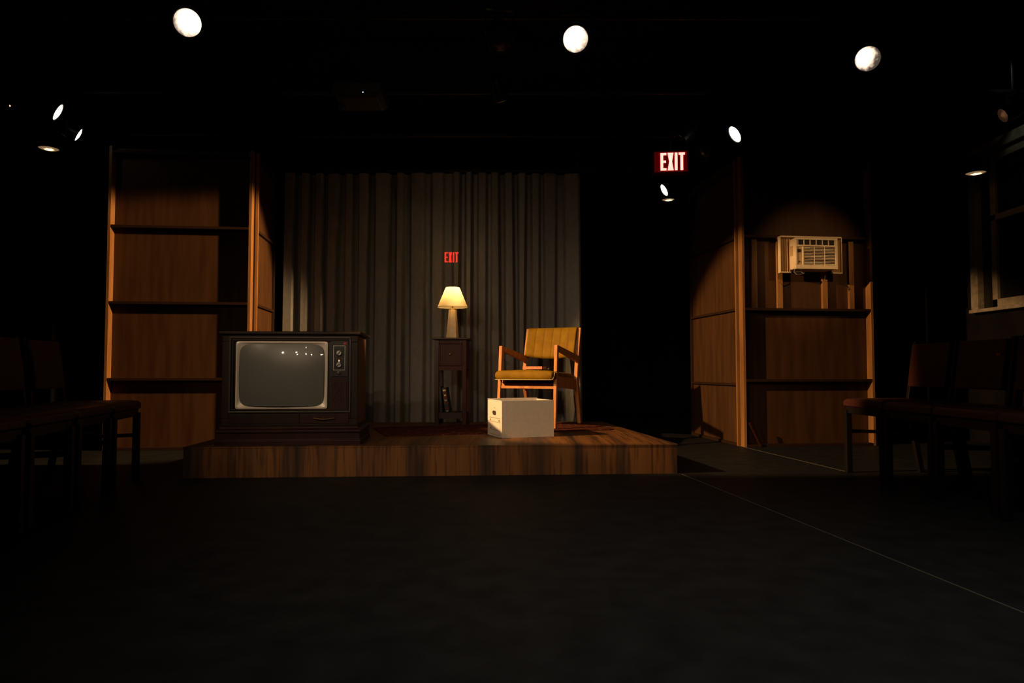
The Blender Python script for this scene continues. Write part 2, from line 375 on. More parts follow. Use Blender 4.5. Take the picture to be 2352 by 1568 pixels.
RZ = [0.0, 0.535, 1.125, 1.735, 2.33]
fr = flat((1.897, 5.69), (3.045, 5.82), 1, RZ, 2.42, 'wood scenery flat on the right carrying the air conditioner',
     battens=((0.105, 0.045, 1.147, 1.733), (0.33, 0.045, 1.147, 1.733), (0.73, 0.045, 1.147, 1.733), (0.97, 0.045, 1.147, 1.733)))
flat((1.905, 5.715), (1.775, 6.70), -1, [0.0, 0.50, 1.13, 1.735, 2.33], 2.42, 'narrow wood scenery flat facing the armchair, with the chair shadow on it', D=0.024)
br = MB().bar((0.03, -0.10, 0.20), (0.13, -0.085, 0.008), 0.012, 0.012).build('corner_brace', M['mahogany'], fr)

# ------------------------------------------------------------------ air conditioner on right flat
ang = math.atan2(0.13, 1.12)
ac = thing('window_air_conditioner', (2.478, 5.75, 1.43), ang, 'beige window air conditioner set high in the right scenery flat', 'air conditioner')
yF = -0.19
b = MB().box(-0.183, 0.183, -0.178, 0.0, 0.03, 0.285); b.build('housing', M['ac'], ac, 0.008)
# front fascia as a frame with openings
fx0, fx1, fz0, fz1 = -0.183, 0.183, 0.028, 0.285
b = MB()
b.box(fx0, fx1, yF, -0.17, fz0, 0.062)                     # bottom
b.box(fx0, fx1, yF, -0.17, 0.268, fz1)                      # top
b.box(fx0, fx0 + 0.012, yF, -0.17, 0.062, 0.268); b.box(fx1 - 0.02, fx1, yF, -0.17, 0.062, 0.268)
b.box(fx0 + 0.012, fx1 - 0.02, yF, -0.17, 0.212, 0.226)      # between vents and grille
b.box(-0.126, -0.112, yF, -0.17, 0.062, 0.212)
b.build('front_fascia', M['ac'], ac, 0.002)
MB().box(fx0 + 0.012, fx1 - 0.02, -0.1795, -0.1785, 0.226, 0.268).build('vent_opening', M['dark_hole'], ac)
for k in range(7):
    x = fx0 + 0.016 + k * 0.0535
    MB().bar((x, -0.187, 0.247), (x + 0.012, -0.180, 0.247), 0.003, 0.042).build('vent_louver', M['ac'], ac)
MB().box(-0.112, fx1 - 0.02, -0.1795, -0.1785, 0.062, 0.212).build('grille_backing', M['dark_hole'], ac)
b = MB()
for k in range(12): b.box(-0.112, fx1 - 0.02, -0.188, -0.182, 0.0665 + k * 0.0123, 0.0715 + k * 0.0123)
for x in (-0.022, 0.068): b.box(x, x + 0.004, -0.189, -0.182, 0.062, 0.212)
b.build('intake_grille', M['ac'], ac)
cp = MB().box(fx0 + 0.012, -0.126, -0.184, -0.178, 0.062, 0.212).build('control_panel', M['ac_dim'], ac)
MB().box(fx0 + 0.017, -0.137, -0.1865, -0.1842, 0.163, 0.190).build('display', M['dark_hole'], cp)
MB().lathe([(0.006, 0), (0.005, 0.004)], 12, Matrix.Translation((-0.152, -0.184, 0.087)) @ Matrix.Rotation(R(90), 4, 'X')).build('button', M['dark_hole'], cp)
MB().box(fx0 - 0.002, fx0, -0.145, -0.10, 0.14, 0.225).build('side_vent', M['ac_dim'], ac)
for sx, x0, x1 in ((-1, -0.272, -0.184), (1, 0.184, 0.262)):
    b = MB(); n = 8; rng = []
    for k in range(n + 1):
        x = x0 + (x1 - x0) * k / n; rng.append((x, -0.085 if k % 2 else -0.10))
    for k in range(n):
        (xa, ya), (xb, yb2) = rng[k], rng[k + 1]
        b.add([(xa, ya, 0.012), (xb, yb2, 0.012), (xb, yb2, 0.30), (xa, ya, 0.30), (xa, ya + .01, 0.012), (xb, yb2 + .01, 0.012), (xb, yb2 + .01, 0.30), (xa, ya + .01, 0.30)],
              [(0, 1, 2, 3), (7, 6, 5, 4), (0, 4, 5, 1), (3, 2, 6, 7)])
    sp = b.build('accordion_panel', M['ac_dim'], ac)
    xe = x0 if sx < 0 else x1
    MB().box(min(xe, xe + sx * .006), max(xe, xe + sx * .006), -0.115, -0.078, 0.004, 0.308).box(min(x0, x1), max(x0, x1), -0.115, -0.08, 0.004, 0.014).build('panel_frame', M['ac'], sp)
MB().box(-0.272, 0.262, -0.12, -0.03, 0.30, 0.312).build('top_rail', M['ac'], ac, 0.002)
MB().tube([(-0.178, -0.16, 0.03), (-0.19, -0.17, 0.0), (-0.17, -0.175, -0.016), (-0.13, -0.17, -0.014), (-0.09, -0.15, -0.004), (-0.10, -0.12, 0.012), (-0.16, -0.12, 0.01)], 0.004, 6).build('power_cord', M['cord'], ac)

# ------------------------------------------------------------------ television console
tv = thing('television_console', (-1.345, 4.135, PZ), R(5), 'large vintage console television in dark wood, switched off', 'television')
TD = 0.44
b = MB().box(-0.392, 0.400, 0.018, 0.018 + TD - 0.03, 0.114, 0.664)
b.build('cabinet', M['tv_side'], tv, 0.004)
# front frame stack (mitred mouldings)
def rframe(x0, x1, z0, z1, w_, ya, yb2):
    m = MB()
    m.box(x0, x1, ya, yb2, z1 - w_, z1); m.box(x0, x1, ya, yb2, z0, z0 + w_)
    m.box(x0, x0 + w_, ya, yb2, z0 + w_, z1 - w_); m.box(x1 - w_, x1, ya, yb2, z0 + w_, z1 - w_)
    return m
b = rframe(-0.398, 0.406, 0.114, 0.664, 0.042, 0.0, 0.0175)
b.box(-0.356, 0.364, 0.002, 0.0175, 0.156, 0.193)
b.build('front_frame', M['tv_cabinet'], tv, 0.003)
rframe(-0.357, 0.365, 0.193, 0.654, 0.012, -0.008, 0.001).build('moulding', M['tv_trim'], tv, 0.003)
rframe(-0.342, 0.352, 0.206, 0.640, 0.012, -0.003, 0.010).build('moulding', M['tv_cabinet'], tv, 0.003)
MB().box(-0.345, 0.352, 0.010, 0.0175, 0.206, 0.640).build('face_board', M['tv_black'], tv)
# superellipse rings for bezel and tube
def sring(cx, cz, a, c, y, p=4.0, n=64):
    out = []
    for i in range(n):
        t = 2 * PI * i / n; ct, st = math.cos(t), math.sin(t)
        out.append((cx + a * math.copysign(abs(ct) ** (2 / p), ct), y, cz + c * math.copysign(abs(st) ** (2 / p), st)))
    return out
bx, bz = -0.045, 0.4205
MB().loft([sring(bx, bz, 0.270, 0.2035, 0.012, 40), sring(bx, bz, 0.270, 0.2035, -0.006, 40), sring(bx, bz, 0.262, 0.196, -0.010, 30), sring(bx, bz, 0.249, 0.186, 0.003, 9)], cap0=False, cap1=False).build('screen_bezel', M['tv_bezel'], tv, smooth=True)
rings = []
for k in range(13):
    f = 1 - k / 12.0; f = max(f, 0.001)
    p = 9 - 6 * (1 - f)
    r2 = (0.249 * f) ** 2 + (0.186 * f) ** 2 * 1.0
    ring = []
    for (x, y, z) in sring(bx, bz, 0.2495 * f, 0.1865 * f, 0, max(p, 2.2)):
        rr = (x - bx) ** 2 + (z - bz) ** 2
        ring.append((x, 0.004 - 0.052 * (1 - rr / (0.31 ** 2)), z))
    rings.append(ring)
scr = MB().loft(rings, cap0=False, cap1=True).build('picture_tube', M['tv_screen'], tv, smooth=False)
for p in scr.data.polygons: p.use_smooth = True
cpn = MB().box(0.244, 0.342, -0.001, 0.012, 0.413, 0.626).build('control_panel', M['tv_black'], tv, 0.002)
rframe(0.244, 0.342, 0.413, 0.626, 0.0022, -0.0025, 0.0).build('panel_trim', M['tv_trim'], cpn)
rframe(0.258, 0.329, 0.450, 0.600, 0.003, -0.004, -0.001).build('chrome_trim', M['chrome'], cpn)
def knob(x, z, r, a, name='tuning_knob'):
    T = Matrix.Translation((x, 0, z)) @ Matrix.Rotation(R(90), 4, 'X')
    k = MB().lathe([(r, 0.0), (r, 0.012), (r * .86, 0.018)], 28, T).build(name, M['chrome'], cpn, smooth=True)
    ca, sa = math.cos(a), math.sin(a)
    MB().bar((x - r * ca, -0.0195, z - r * sa), (x + r * ca, -0.0195, z + r * sa), 0.0045, 0.004, up=(0, 1, 0)).build('pointer', M['tv_black'], k)
knob(0.294, 0.555, 0.0165, R(55)); knob(0.294, 0.483, 0.0165, R(35)); knob(0.2925, 0.435, 0.008, R(40), 'volume_knob')
MB().box(0.258, 0.329, -0.003, -0.001, 0.519, 0.522).build('divider', M['tv_trim'], cpn)
MB().lathe([(0.0045, 0), (0.004, 0.003)], 12, Matrix.Translation((0.2925, -0.001, 0.508)) @ Matrix.Rotation(R(90), 4, 'X') @ Matrix.Diagonal((0.8, 1.4, 1, 1))).build('pilot_lamp', M['pilot'], cpn)
MB().box(0.318, 0.336, -0.0032, -0.001, 0.606, 0.620).build('sticker', M['red_tag'], cpn)
g = MB().box(0.246, 0.345, -0.001, 0.012, 0.218, 0.405).build('speaker_grille', M['grille'], tv, 0.002)
m2 = MB()
for k in range(11): m2.box(0.250 + k * 0.0088, 0.252 + k * 0.0088, -0.003, -0.001, 0.224, 0.399)
for (x, z) in ((0.275, 0.360), (0.315, 0.360), (0.275, 0.270), (0.315, 0.270), (0.295, 0.315)):
    m2.tube([(x + 0.011 * math.cos(2 * PI * t / 12), -0.0035, z + 0.015 * math.sin(2 * PI * t / 12)) for t in range(10)], 0.0012, 5)
m2.build('fretwork', M['tv_base'], g)
# lower rail with drop-front drawer and handle
dw = MB().box(0.064, 0.354, -0.004, 0.003, 0.128, 0.186).build('lower_drawer', M['tv_base'], tv, 0.002)
MB().box(-0.354, 0.060, -0.004, 0.003, 0.128, 0.186).build('lower_panel', M['tv_cabinet'], tv, 0.002)
hm = MB().tube([(0.148 + 0.12 * t / 10, -0.014 - 0.006 * math.sin(PI * t / 10), 0.160 - 0.006 * math.sin(PI * t / 10)) for t in range(11)], 0.0035, 8)
hm.box(0.146, 0.154, -0.014, -0.003, 0.156, 0.164); hm.box(0.262, 0.270, -0.014, -0.003, 0.156, 0.164)
hm.lathe([(0.004, 0), (0.010, 0.003), (0.004, 0.008)], 12, Matrix.Translation((0.208, -0.013, 0.156)) @ Matrix.Rotation(R(90), 4, 'X'))
hm.build('handle', M['dull_brass'], dw, smooth=True)
MB().box(-0.415, 0.428, -0.022, TD, 0.665, 0.685).build('top_board', M['tv_cabinet'], tv, 0.006, seg=3)
def rr(x0, x1, y0, y1, z): return [(x0, y0, z), (x1, y0, z), (x1, y1, z), (x0, y1, z)]
MB().loft([rr(-0.423, 0.430, -0.030, TD, 0.0), rr(-0.423, 0.430, -0.030, TD, 0.030), rr(-0.417, 0.424, -0.024, TD, 0.034), rr(-0.417, 0.424, -0.024, TD, 0.072),
           rr(-0.423, 0.430, -0.030, TD, 0.078), rr(-0.423, 0.430, -0.030, TD, 0.090), rr(-0.405, 0.413, -0.012, TD - .005, 0.102), rr(-0.405, 0.413, -0.012, TD - .005, 0.113)]).build('pedestal_base', M['tv_base'], tv, 0.002)

# ------------------------------------------------------------------ side table
st = thing('side_table', (-0.504, 5.79, PZ), R(-3), 'tall narrow dark wood side table with one drawer, carrying the lit lamp', 'side table')
w2, d2 = 0.133, 0.125
for sx in (-1, 1):
    for sy in (-1, 1):
        MB().bar((sx * (w2 - 0.018), sy * (d2 - 0.018), 0), (sx * (w2 - 0.018), sy * (d2 - 0.018), 0.703), 0.034, 0.034).build('leg', M['mahogany_dark'] if sx < 0 else M['mahogany'], st, 0.002)  # left legs take the darker copy, so shade is painted on that side
MB().box(-0.152, 0.152, -0.145, 0.145, 0.7035, 0.7195).build('tabletop', M['mahogany_dark'], st, 0.004)
b = MB().box(-w2 + .036, w2 - .036, d2 - .02, d2 - .005, 0.46, 0.703).box(-w2 + .005, -w2 + .02, -d2 + .036, d2 - .036, 0.46, 0.703).box(w2 - .02, w2 - .005, -d2 + .036, d2 - .036, 0.46, 0.703)
b.box(-w2 + .036, w2 - .036, -d2 + .006, -d2 + .02, 0.675, 0.703).box(-w2 + .036, w2 - .036, -d2 + .006, -d2 + .02, 0.448, 0.485)
b.build('apron', M['mahogany'], st, 0.001)
dr = MB().box(-w2 + .038, w2 - .038, -d2 + .002, -d2 + .02, 0.487, 0.673).build('drawer', M['mahogany'], st, 0.003)
rframe(-w2 + .038, w2 - .038, 0.487, 0.673, 0.012, -d2 - .004, -d2 + .002).build('drawer_moulding', M['mahogany'], dr, 0.002)
MB().lathe([(0.004, 0), (0.004, 0.008), (0.009, 0.013), (0.008, 0.019), (0.003, 0.022)], 16, Matrix.Translation((0.0, -d2 + .002, 0.583)) @ Matrix.Rotation(R(90), 4, 'X')).build('knob', M['brass'], dr, smooth=True)
MB().box(-w2 + .008, w2 - .008, -d2 + .012, d2 - .012, 0.082, 0.10).build('shelf', M['mahogany_dark'], st, 0.002)
MB().box(-w2 + .036, w2 - .036, -d2 + .004, -d2 + .011, 0.050, 0.10).build('lower_apron', M['mahogany_dark'], st, 0.001)

# books leaning on its shelf
def bk(loc, lean, h, t, dpt, label, m_cover, bands):
    o = thing('book', loc, R(-3), label, 'book'); o.rotation_euler = (0, R(lean), R(-3))
    MB().box(0, 0.003, 0, dpt, 0, h).box(t - .003, t, 0, dpt, 0, h).box(0, t, -0.003, 0.0, 0, h).build('cover', m_cover, o, 0.001)
    MB().box(0.0032, t - .0032, 0.0005, dpt - .004, 0.004, h - .004).build('pages', M['paper'], o)
    for z, hh, mm, nm in bands: MB().box(0.002, t - .002, -0.0042, -0.003, z, z + hh).build(nm, mm, o)
    return o
sx0 = -0.504; tz = PZ + 0.1005
bk((-0.598, 5.685, tz), -4, 0.215, 0.022, 0.15, 'plain black book standing against the left leg on the side table shelf', M['book_dark'], [])
bands = []
for z in (0.022, 0.070, 0.112, 0.150): bands.append((z, 0.020, M['book_maroon'], 'spine_band'))
bx2 = bk((-0.553, 5.683, tz), -8.5, 0.205, 0.036, 0.15, 'thick dark book with gold and maroon spine bands leaning on the side table shelf', M['book_dark'], bands)
MB().box(0.006, 0.029, -0.0044, -0.003, 0.175, 0.189).build('gilt_panel', M['gold'], bx2)
MB().box(0.010, 0.026, -0.0044, -0.003, 0.134, 0.147).build('gilt_panel', M['gold'], bx2)
MB().box(0.010, 0.013, -0.0044, -0.003, 0.098, 0.110).box(0.010, 0.025, -0.0044, -0.003, 0.094, 0.098).box(0.020, 0.023, -0.0044, -0.003, 0.098, 0.106).build('silver_mark', M['silver'], bx2)
MB().box(0.010, 0.026, -0.0044, -0.003, 0.010, 0.013).box(0.016, 0.019, -0.0044, -0.003, 0.004, 0.010).build('silver_mark', M['silver'], bx2)

# ------------------------------------------------------------------ table lamp
lm = thing('table_lamp', (-0.504, 5.775, PZ + 0.7198), R(12), 'lit table lamp with cream cone shade and faceted stone base', 'table lamp')
def hexr(r, z, n=6, a0=0.0): return [(r * math.cos(a0 + 2 * PI * i / n), r * math.sin(a0 + 2 * PI * i / n), z) for i in range(n)]
MB().loft([hexr(0.055, 0), hexr(0.033, 0.235), hexr(0.030, 0.243)]).build('lamp_base', M['lamp_base'], lm, 0.0015)
MB().lathe([(0.012, 0.243), (0.012, 0.25), (0.007, 0.256), (0.007, 0.275), (0.013, 0.278), (0.013, 0.305)], 16).build('socket', M['brass'], lm, smooth=True)
MB().lathe([(0.0125, 0.3055), (0.02, 0.32), (0.028, 0.345), (0.024, 0.368), (0.008, 0.378)], 16).build('bulb', mat('bulb_glow', (1, .9, .7), 0.5, emit=(1.0, 0.72, 0.36), estr=9.0), lm, smooth=True)
def shade_mat():
    m = bpy.data.materials.new('lamp_shade_fabric'); m.use_nodes = True
    nt = m.node_tree; N = nt.nodes; L = nt.links; N.clear()
    out = N.new('ShaderNodeOutputMaterial'); df = N.new('ShaderNodeBsdfDiffuse'); tl = N.new('ShaderNodeBsdfTranslucent'); mx = N.new('ShaderNodeMixShader')
    df.inputs[0].default_value = (0.85, 0.72, 0.48, 1); tl.inputs[0].default_value = (0.95, 0.78, 0.42, 1); mx.inputs[0].default_value = 0.5
    L.new(df.outputs[0], mx.inputs[1]); L.new(tl.outputs[0], mx.inputs[2]); L.new(mx.outputs[0], out.inputs[0])
    return m
sh = MB().lathe([(0.127, 0.262), (0.125, 0.272), (0.062, 0.424), (0.056, 0.432)], 64, cap0=False, cap1=False).build('lamp_shade', shade_mat(), lm, smooth=True)
MB().lathe([(0.1278, 0.2615), (0.1278, 0.2655), (0.1262, 0.2655), (0.1262, 0.2615)], 64, cap0=False, cap1=False).build('shade_rim', M['piping'], sh, smooth=True)
b = MB()
for k in range(3):
    a = 2 * PI * k / 3 + .4; b.tube([(0.014 * math.cos(a), 0.014 * math.sin(a), 0.29), (0.03 * math.cos(a), 0.03 * math.sin(a), 0.30), (0.058 * math.cos(a), 0.058 * math.sin(a), 0.425)], 0.0012, 5)
b.build('shade_carrier', M['brass'], lm)
d = bpy.data.lights.new('lamp_bulb_light', 'POINT'); d.energy = 1.7; d.color = (1.0, 0.66, 0.30); d.shadow_soft_size = 0.02
lo = bpy.data.objects.new('lamp_bulb_light', d); C.objects.link(lo); lo.location = (-0.504, 5.775, PZ + 0.7198 + 0.392)

# ------------------------------------------------------------------ armchair
ch = thing('armchair', (0.225, 5.535, PZ + 0.0078), R(-24), 'mustard vinyl armchair with open teak frame on the platform', 'armchair')
hw, fy, ry = 0.232, -0.235, 0.24
for s_ in (-1, 1):
    MB().bar((s_ * (hw + .004), fy - .055, 0.002), (s_ * hw, fy, 0.634), 0.024, 0.030, up=(0, 1, 0), a1=0.027, b1=0.036).build('front_leg', M['chair_wood'], ch, 0.003)
    yy = [(ry + 0.075, 0.0), (ry - 0.005, 0.36), (ry + .02, 0.52), (ry + 0.085, 0.80)]
    rings = []
    for (y, z), dd in zip(yy, (0.030, 0.05, 0.046, 0.026)):
        x0, x1 = s_ * hw - 0.015, s_ * hw + 0.015
        rings.append([(x0, y - dd / 2, z), (x1, y - dd / 2, z), (x1, y + dd / 2, z), (x0, y + dd / 2, z)])
    MB().loft(rings).build('rear_leg', M['chair_wood'], ch, 0.003)
    # armrest slopes down to the back
    MB().loft([[(s_ * hw - .0125, fy + .017, 0.594), (s_ * hw + .0125, fy + .017, 0.594), (s_ * hw + .0125, fy + .017, 0.632), (s_ * hw - .0125, fy + .017, 0.632)],
               [(s_ * hw - .014, fy + .06, 0.585), (s_ * hw + .014, fy + .06, 0.585), (s_ * hw + .014, fy + .06, 0.626), (s_ * hw - .014, fy + .06, 0.626)],
               [(s_ * hw - .018, ry - .02, 0.515), (s_ * hw + .018, ry - .02, 0.515), (s_ * hw + .018, ry - .02, 0.568), (s_ * hw - .018, ry - .02, 0.568)],
               [(s_ * hw - .018, ry + .03, 0.512), (s_ * hw + .018, ry + .03, 0.512), (s_ * hw + .018, ry + .03, 0.556), (s_ * hw - .018, ry + .03, 0.556)]]).build('armrest', M['chair_wood'], ch, 0.003)
    MB().bar((s_ * (hw - .004), fy + .02, 0.355), (s_ * (hw - .004), ry - .02, 0.325), 0.022, 0.085).build('side_rail', M['chair_wood'], ch, 0.002)
MB().box(-hw + .013, hw - .013, fy - .036, fy - .012, 0.300, 0.322).build('front_rail', M['chair_wood'], ch, 0.002)
MB().loft([[(-hw + .018, fy - .034, 0.322), (-hw + .045, fy - .034, 0.322), (-hw + .018, fy - .034, 0.352)], [(-hw + .018, fy - .014, 0.322), (-hw + .045, fy - .014, 0.322), (-hw + .018, fy - .014, 0.352)]]).build('corner_block', M['chair_wood'], ch)
MB().box(-hw + .018, hw - .018, ry - .02, ry + .006, 0.30, 0.36).build('rear_rail', M['chair_wood'], ch, 0.002)
# seat cushion: rounded loft front to back
def cush(t):
    y = -0.352 + 0.58 * t
    hx = 0.246 if y < -0.26 else (0.216 if y > -0.245 else 0.23)
    zc = 0.403 - 0.025 * t; th = 0.036
    e = min(t, 1 - t) * 0.52 / 0.03; e = min(1, e); th *= 0.35 + 0.65 * math.sqrt(max(0.0, 1 - (1 - e) ** 2))
    rg_ = []
    for k in range(28):
        a = 2 * PI * k / 28; ca, sa = math.cos(a), math.sin(a)
        x = (hx - 0.012 * (1 - e)) * math.copysign(abs(ca) ** 0.14, ca); z = zc + th * math.copysign(abs(sa) ** 0.6, sa)
        if sa > 0: z += 0.010 * (1 - (x / hx) ** 2) * e
        rg_.append((x, y, z))
    return rg_
sc = MB().loft([cush(t) for t in (0, .01, .025, .05, .1, .155, .17, .19, .25, .4, .55, .7, .85, .93, .98, 1)]).build('seat_cushion', M['mustard'], ch, smooth=True)
MB().tube([(-0.236, -0.345, 0.371), (0.228, -0.347, 0.371), (0.240, -0.340, 0.375), (0.2475, -0.328, 0.40), (0.2475, -0.31, 0.43), (0.2475, -0.262, 0.433)], 0.003, 6).build('piping', M['piping'], sc, smooth=True)
MB().box(-hw + .03, hw - .03, fy + .02, ry - .03, 0.340, 0.366).build('seat_board', M['dark_hole'], ch)
# backrest, curved with stitched channels
hb = 0.222
def back_pt(u, v, side):
    x = -hb + 2 * hb * u
    z = 0.560 + 0.245 * v - 0.022 * math.cos((u - .5) * PI) * (1 - v) ** 2
    y = 0.218 + 0.085 * v + 0.035 * (1 - (2 * u - 1) ** 2)
    c = abs(math.sin(u * PI * 6)) ** 0.5
    edge = min(1, min(u, 1 - u) / 0.03, min(v, 1 - v) / 0.06)
    th = 0.022 * math.sqrt(max(0.02, 1 - (1 - edge) ** 2)) * (0.78 + 0.22 * c if side < 0 else 1)
    return (x, y + side * th, z)
NU, NV = 96, 14
b = MB(); b.grid(lambda u, v: back_pt(u, v, -1), NU, NV); b.grid(lambda u, v: back_pt(u, v, 1), NU, NV)
n0 = (NU + 1) * (NV + 1)
for i in range(NU):
    b.f.append((i, i + n0, i + 1 + n0, i + 1)); t0 = NV * (NU + 1); b.f.append((t0 + i, t0 + i + 1, t0 + i + 1 + n0, t0 + i + n0))
for j in range(NV):
    a0 = j * (NU + 1); a1 = a0 + NU + 1; b.f.append((a0, a1, a1 + n0, a0 + n0)); a0 += NU; a1 += NU; b.f.append((a0, a0 + n0, a1 + n0, a1))
bkr = b.build('backrest', M['mustard'], ch, smooth=False)
for p in bkr.data.polygons: p.use_smooth = True
b = MB()
for k in range(1, 6):
    u = k / 6; b.tube([Vector(back_pt(u, v, -1)) + Vector((0, -0.0008, 0)) for v in (0.04, 0.2, 0.4, 0.6, 0.8, 0.96)], 0.0016, 5)
b.build('stitching', M['seam_dark'], bkr)

# closed book and small metal piece on the seat
o = thing('book', (0.085, 5.40, PZ + 0.4570), R(-22), 'flat terracotta book lying on the mustard armchair seat', 'book')
MB().box(0, 0.162, 0, 0.11, 0, 0.003).box(0, 0.162, 0, 0.11, 0.0205, 0.0235).box(0, 0.162, -0.003, 0.0, 0, 0.0235).build('cover', M['book_orange'], o, 0.0008)
MB().box(0.004, 0.159, 0.001, 0.107, 0.0032, 0.0203).build('pages', M['paper'], o)
o = MB().lathe([(0.004, 0), (0.0095, 0.002), (0.010, 0.008), (0.006, 0.012)], 20).build('metal_trinket', M['chrome'], smooth=True)
o.location = (0.285, 5.33, PZ + 0.4560); tag(o, 'small shiny metal piece beside the book on the armchair seat', 'trinket')

# ------------------------------------------------------------------ banker's box
bo = thing('cardboard_box', (-0.067, 4.535, PZ + 0.0004), R(19.6), 'open white cardboard file box standing in front of the armchair', 'box')
BL, BW, BH, tt = 0.373, 0.31, 0.248, 0.004
b = MB().box(0, BL, 0, tt, 0, BH).box(0, BL, BW - tt, BW, 0, BH + .004).box(BL - tt, BL, tt, BW - tt, 0, BH - .002).box(tt, BL - tt, tt, BW - tt, 0, tt)
b.build('carton_walls', M['carton'], bo, 0.0008)
# end wall with an oval hand hole (ring of quads around the hole)
ey, ez, ea, ec = BW * 0.53, 0.158, 0.040, 0.0155
n = 48; outer = []; inner = []
for i in range(n):
    t = 2 * PI * i / n; ct, st_ = math.cos(t), math.sin(t)
    k = 1 / max(abs(ct) / (BW / 2 - tt), abs(st_) / (BH / 2)); outer.append((BW / 2 + ct * k, BH / 2 + st_ * k))
    inner.append((ey + ea * math.copysign(abs(ct) ** .55, ct), ez + ec * math.copysign(abs(st_) ** .7, st_)))
MB().loft([[(0, y, z) for y, z in outer], [(0, y, z) for y, z in inner], [(tt, y, z) for y, z in inner], [(tt, y, z) for y, z in outer], [(0, y, z) for y, z in outer]], False, False).build('end_wall', M['carton'], bo)
b = MB()
for z in (0.124, 0.098): b.box(-0.0006, -0.0001, 0.035, BW - .04, z, z + 0.0022)
b.box(-0.0006, -0.0001, BW * .5, BW * .5 + .0015, 0.104, 0.116)
b.box(-0.0006, -0.0001, 0.035, BW - .04, 0.044, 0.0458); b.box(-0.0006, -0.0001, 0.035, BW - .04, 0.012, 0.0138)
b.box(-0.0006, -0.0001, 0.033, 0.0348, 0.012, 0.124)
for y in (0.042, 0.052, 0.062): b.box(-0.0006, -0.0001, y, y + .007, 0.106, 0.114)
for y in (0.235, 0.245, 0.253): b.box(-0.0006, -0.0001, y, y + .006, 0.106, 0.114)
for y in (0.225, 0.238, 0.248): b.box(-0.0006, -0.0001, y, y + .008, 0.050, 0.056)
b.box(-0.0006, -0.0001, 0.160, 0.165, 0.186, 0.196).box(-0.0006, -0.0001, 0.157, 0.161, 0.192, 0.196)
b.build('printed_form', M['ink'], bo)

# ------------------------------------------------------------------ audience chairs
def audience_chair():
    t = thing('audience_chair', (0, 0, 0), 0, 'x', 'chair')
    # local: faces -x ; x 0 (front) .. 0.42 (rear), y 0..-0.43 towards camera
    Wc = 0.425
    rg2 = []
    for k, (z, e) in enumerate(((0.405, 0.012), (0.412, 0.0), (0.44, 0.0), (0.452, 0.012), (0.458, 0.04))):
        rg2.append([(p[0], p[1], z) for p in [(e, -e, 0), (e + .02, 0.0 - e * .6, 0), (0.40 - e, -e * .6, 0), (0.41 - e, -e - .01, 0), (0.41 - e, -Wc + e + .01, 0), (0.40 - e, -Wc + e * .6, 0), (e + .02, -Wc + e * .6, 0), (e, -Wc + e, 0)]])
    MB().loft(rg2).build('seat', M['seat_red'], t, 0.004)
    MB().box(0.012, 0.395, -Wc + .012, -0.012, 0.365, 0.405).build('apron', M['chair_black'], t, 0.002)
    for y in (-0.018, -Wc + .018): MB().bar((0.018, y, 0), (0.018, y, 0.385), 0.034, 0.034).build('front_leg', M['chair_black'], t, 0.002)
    for y in (-0.018, -Wc + .018):
        MB().loft([[(a, y - .014, z), (c_, y - .014, z), (c_, y + .014, z), (a, y + .014, z)] for a, c_, z in ((0.455, 0.485, 0), (0.385, 0.42, 0.40), (0.44, 0.465, 0.80))]).build('rear_leg', M['chair_black'], t, 0.002)
        MB().bar((0.03, y, 0.255), (0.43, y, 0.245), 0.016, 0.02).build('stretcher', M['chair_black'], t)
    bb = MB().loft([[(x, -0.036, z), (x + .03, -0.036, z), (x + .03, -Wc + .036, z), (x, -Wc + .036, z)] for x, z in ((0.385, 0.53), (0.402, 0.66), (0.424, 0.79))]).build('backrest', M['seat_red'], t, 0.006)
    MB().lathe([(0.006, 0), (0.004, 0.004)], 10, Matrix.Translation((0.452, -0.018, 0.80))).build('stud', M['chrome'], t)
    return t
proto = audience_chair()
rows = []
for k in range(4): rows.append(((2.06, 4.26 - 0.45 * k), R(1.0), 'R', k))
for k in range(4): rows.append(((-2.165 + 0.10 * k, 4.0 - 0.455 * k), 0, 'L', k))
LBL = {('R', 0): 'dark red padded audience chair at the far end of the right row', ('R', 1): 'right-row audience chair second from its far end, with small orange tag on its backrest',
       ('R', 2): 'right-row audience chair third from its far end, in front of the wall window', ('R', 3): 'nearest chair of the right row, cut by the picture edge',
       ('L', 0): 'dark padded audience chair at the far end of the left row', ('L', 1): 'left-row audience chair second from its far end',
       ('L', 2): 'left-row audience chair third from its far end, at the picture edge', ('L', 3): 'nearest chair of the left row, mostly outside the left picture edge'}
def mirror_chair():
    # chair facing +x, drawn from the same shapes rotated half a turn
    return None
for i, (p, rz, sd, k) in enumerate(rows):
    o = proto if i == 0 else copy_tree(proto)
    if sd == 'R':
        o.location = (p[0], p[1], 0); o.rotation_euler = (0, 0, rz); g = 'chairs in the right audience row'
    else:
        a = PI + math.atan2(0.10, 0.455)
        # local far side must map to the far end: rotate half a turn and shift by the chair width
        dx, dy = 0.10 / 0.466, -0.455 / 0.466
        o.location = (p[0] + dx * 0.425, p[1] + dy * 0.425, 0); o.rotation_euler = (0, 0, a); g = 'chairs in the left audience row'
    o['label'] = LBL[(sd, k)]; o['group'] = g; rows[i] = rows[i] + (o,)
# orange tag on the second right chair
MB().box(0.404, 0.410, -0.365, -0.335, 0.705, 0.718).build('tag', M['tag_orange'], rows[1][4])

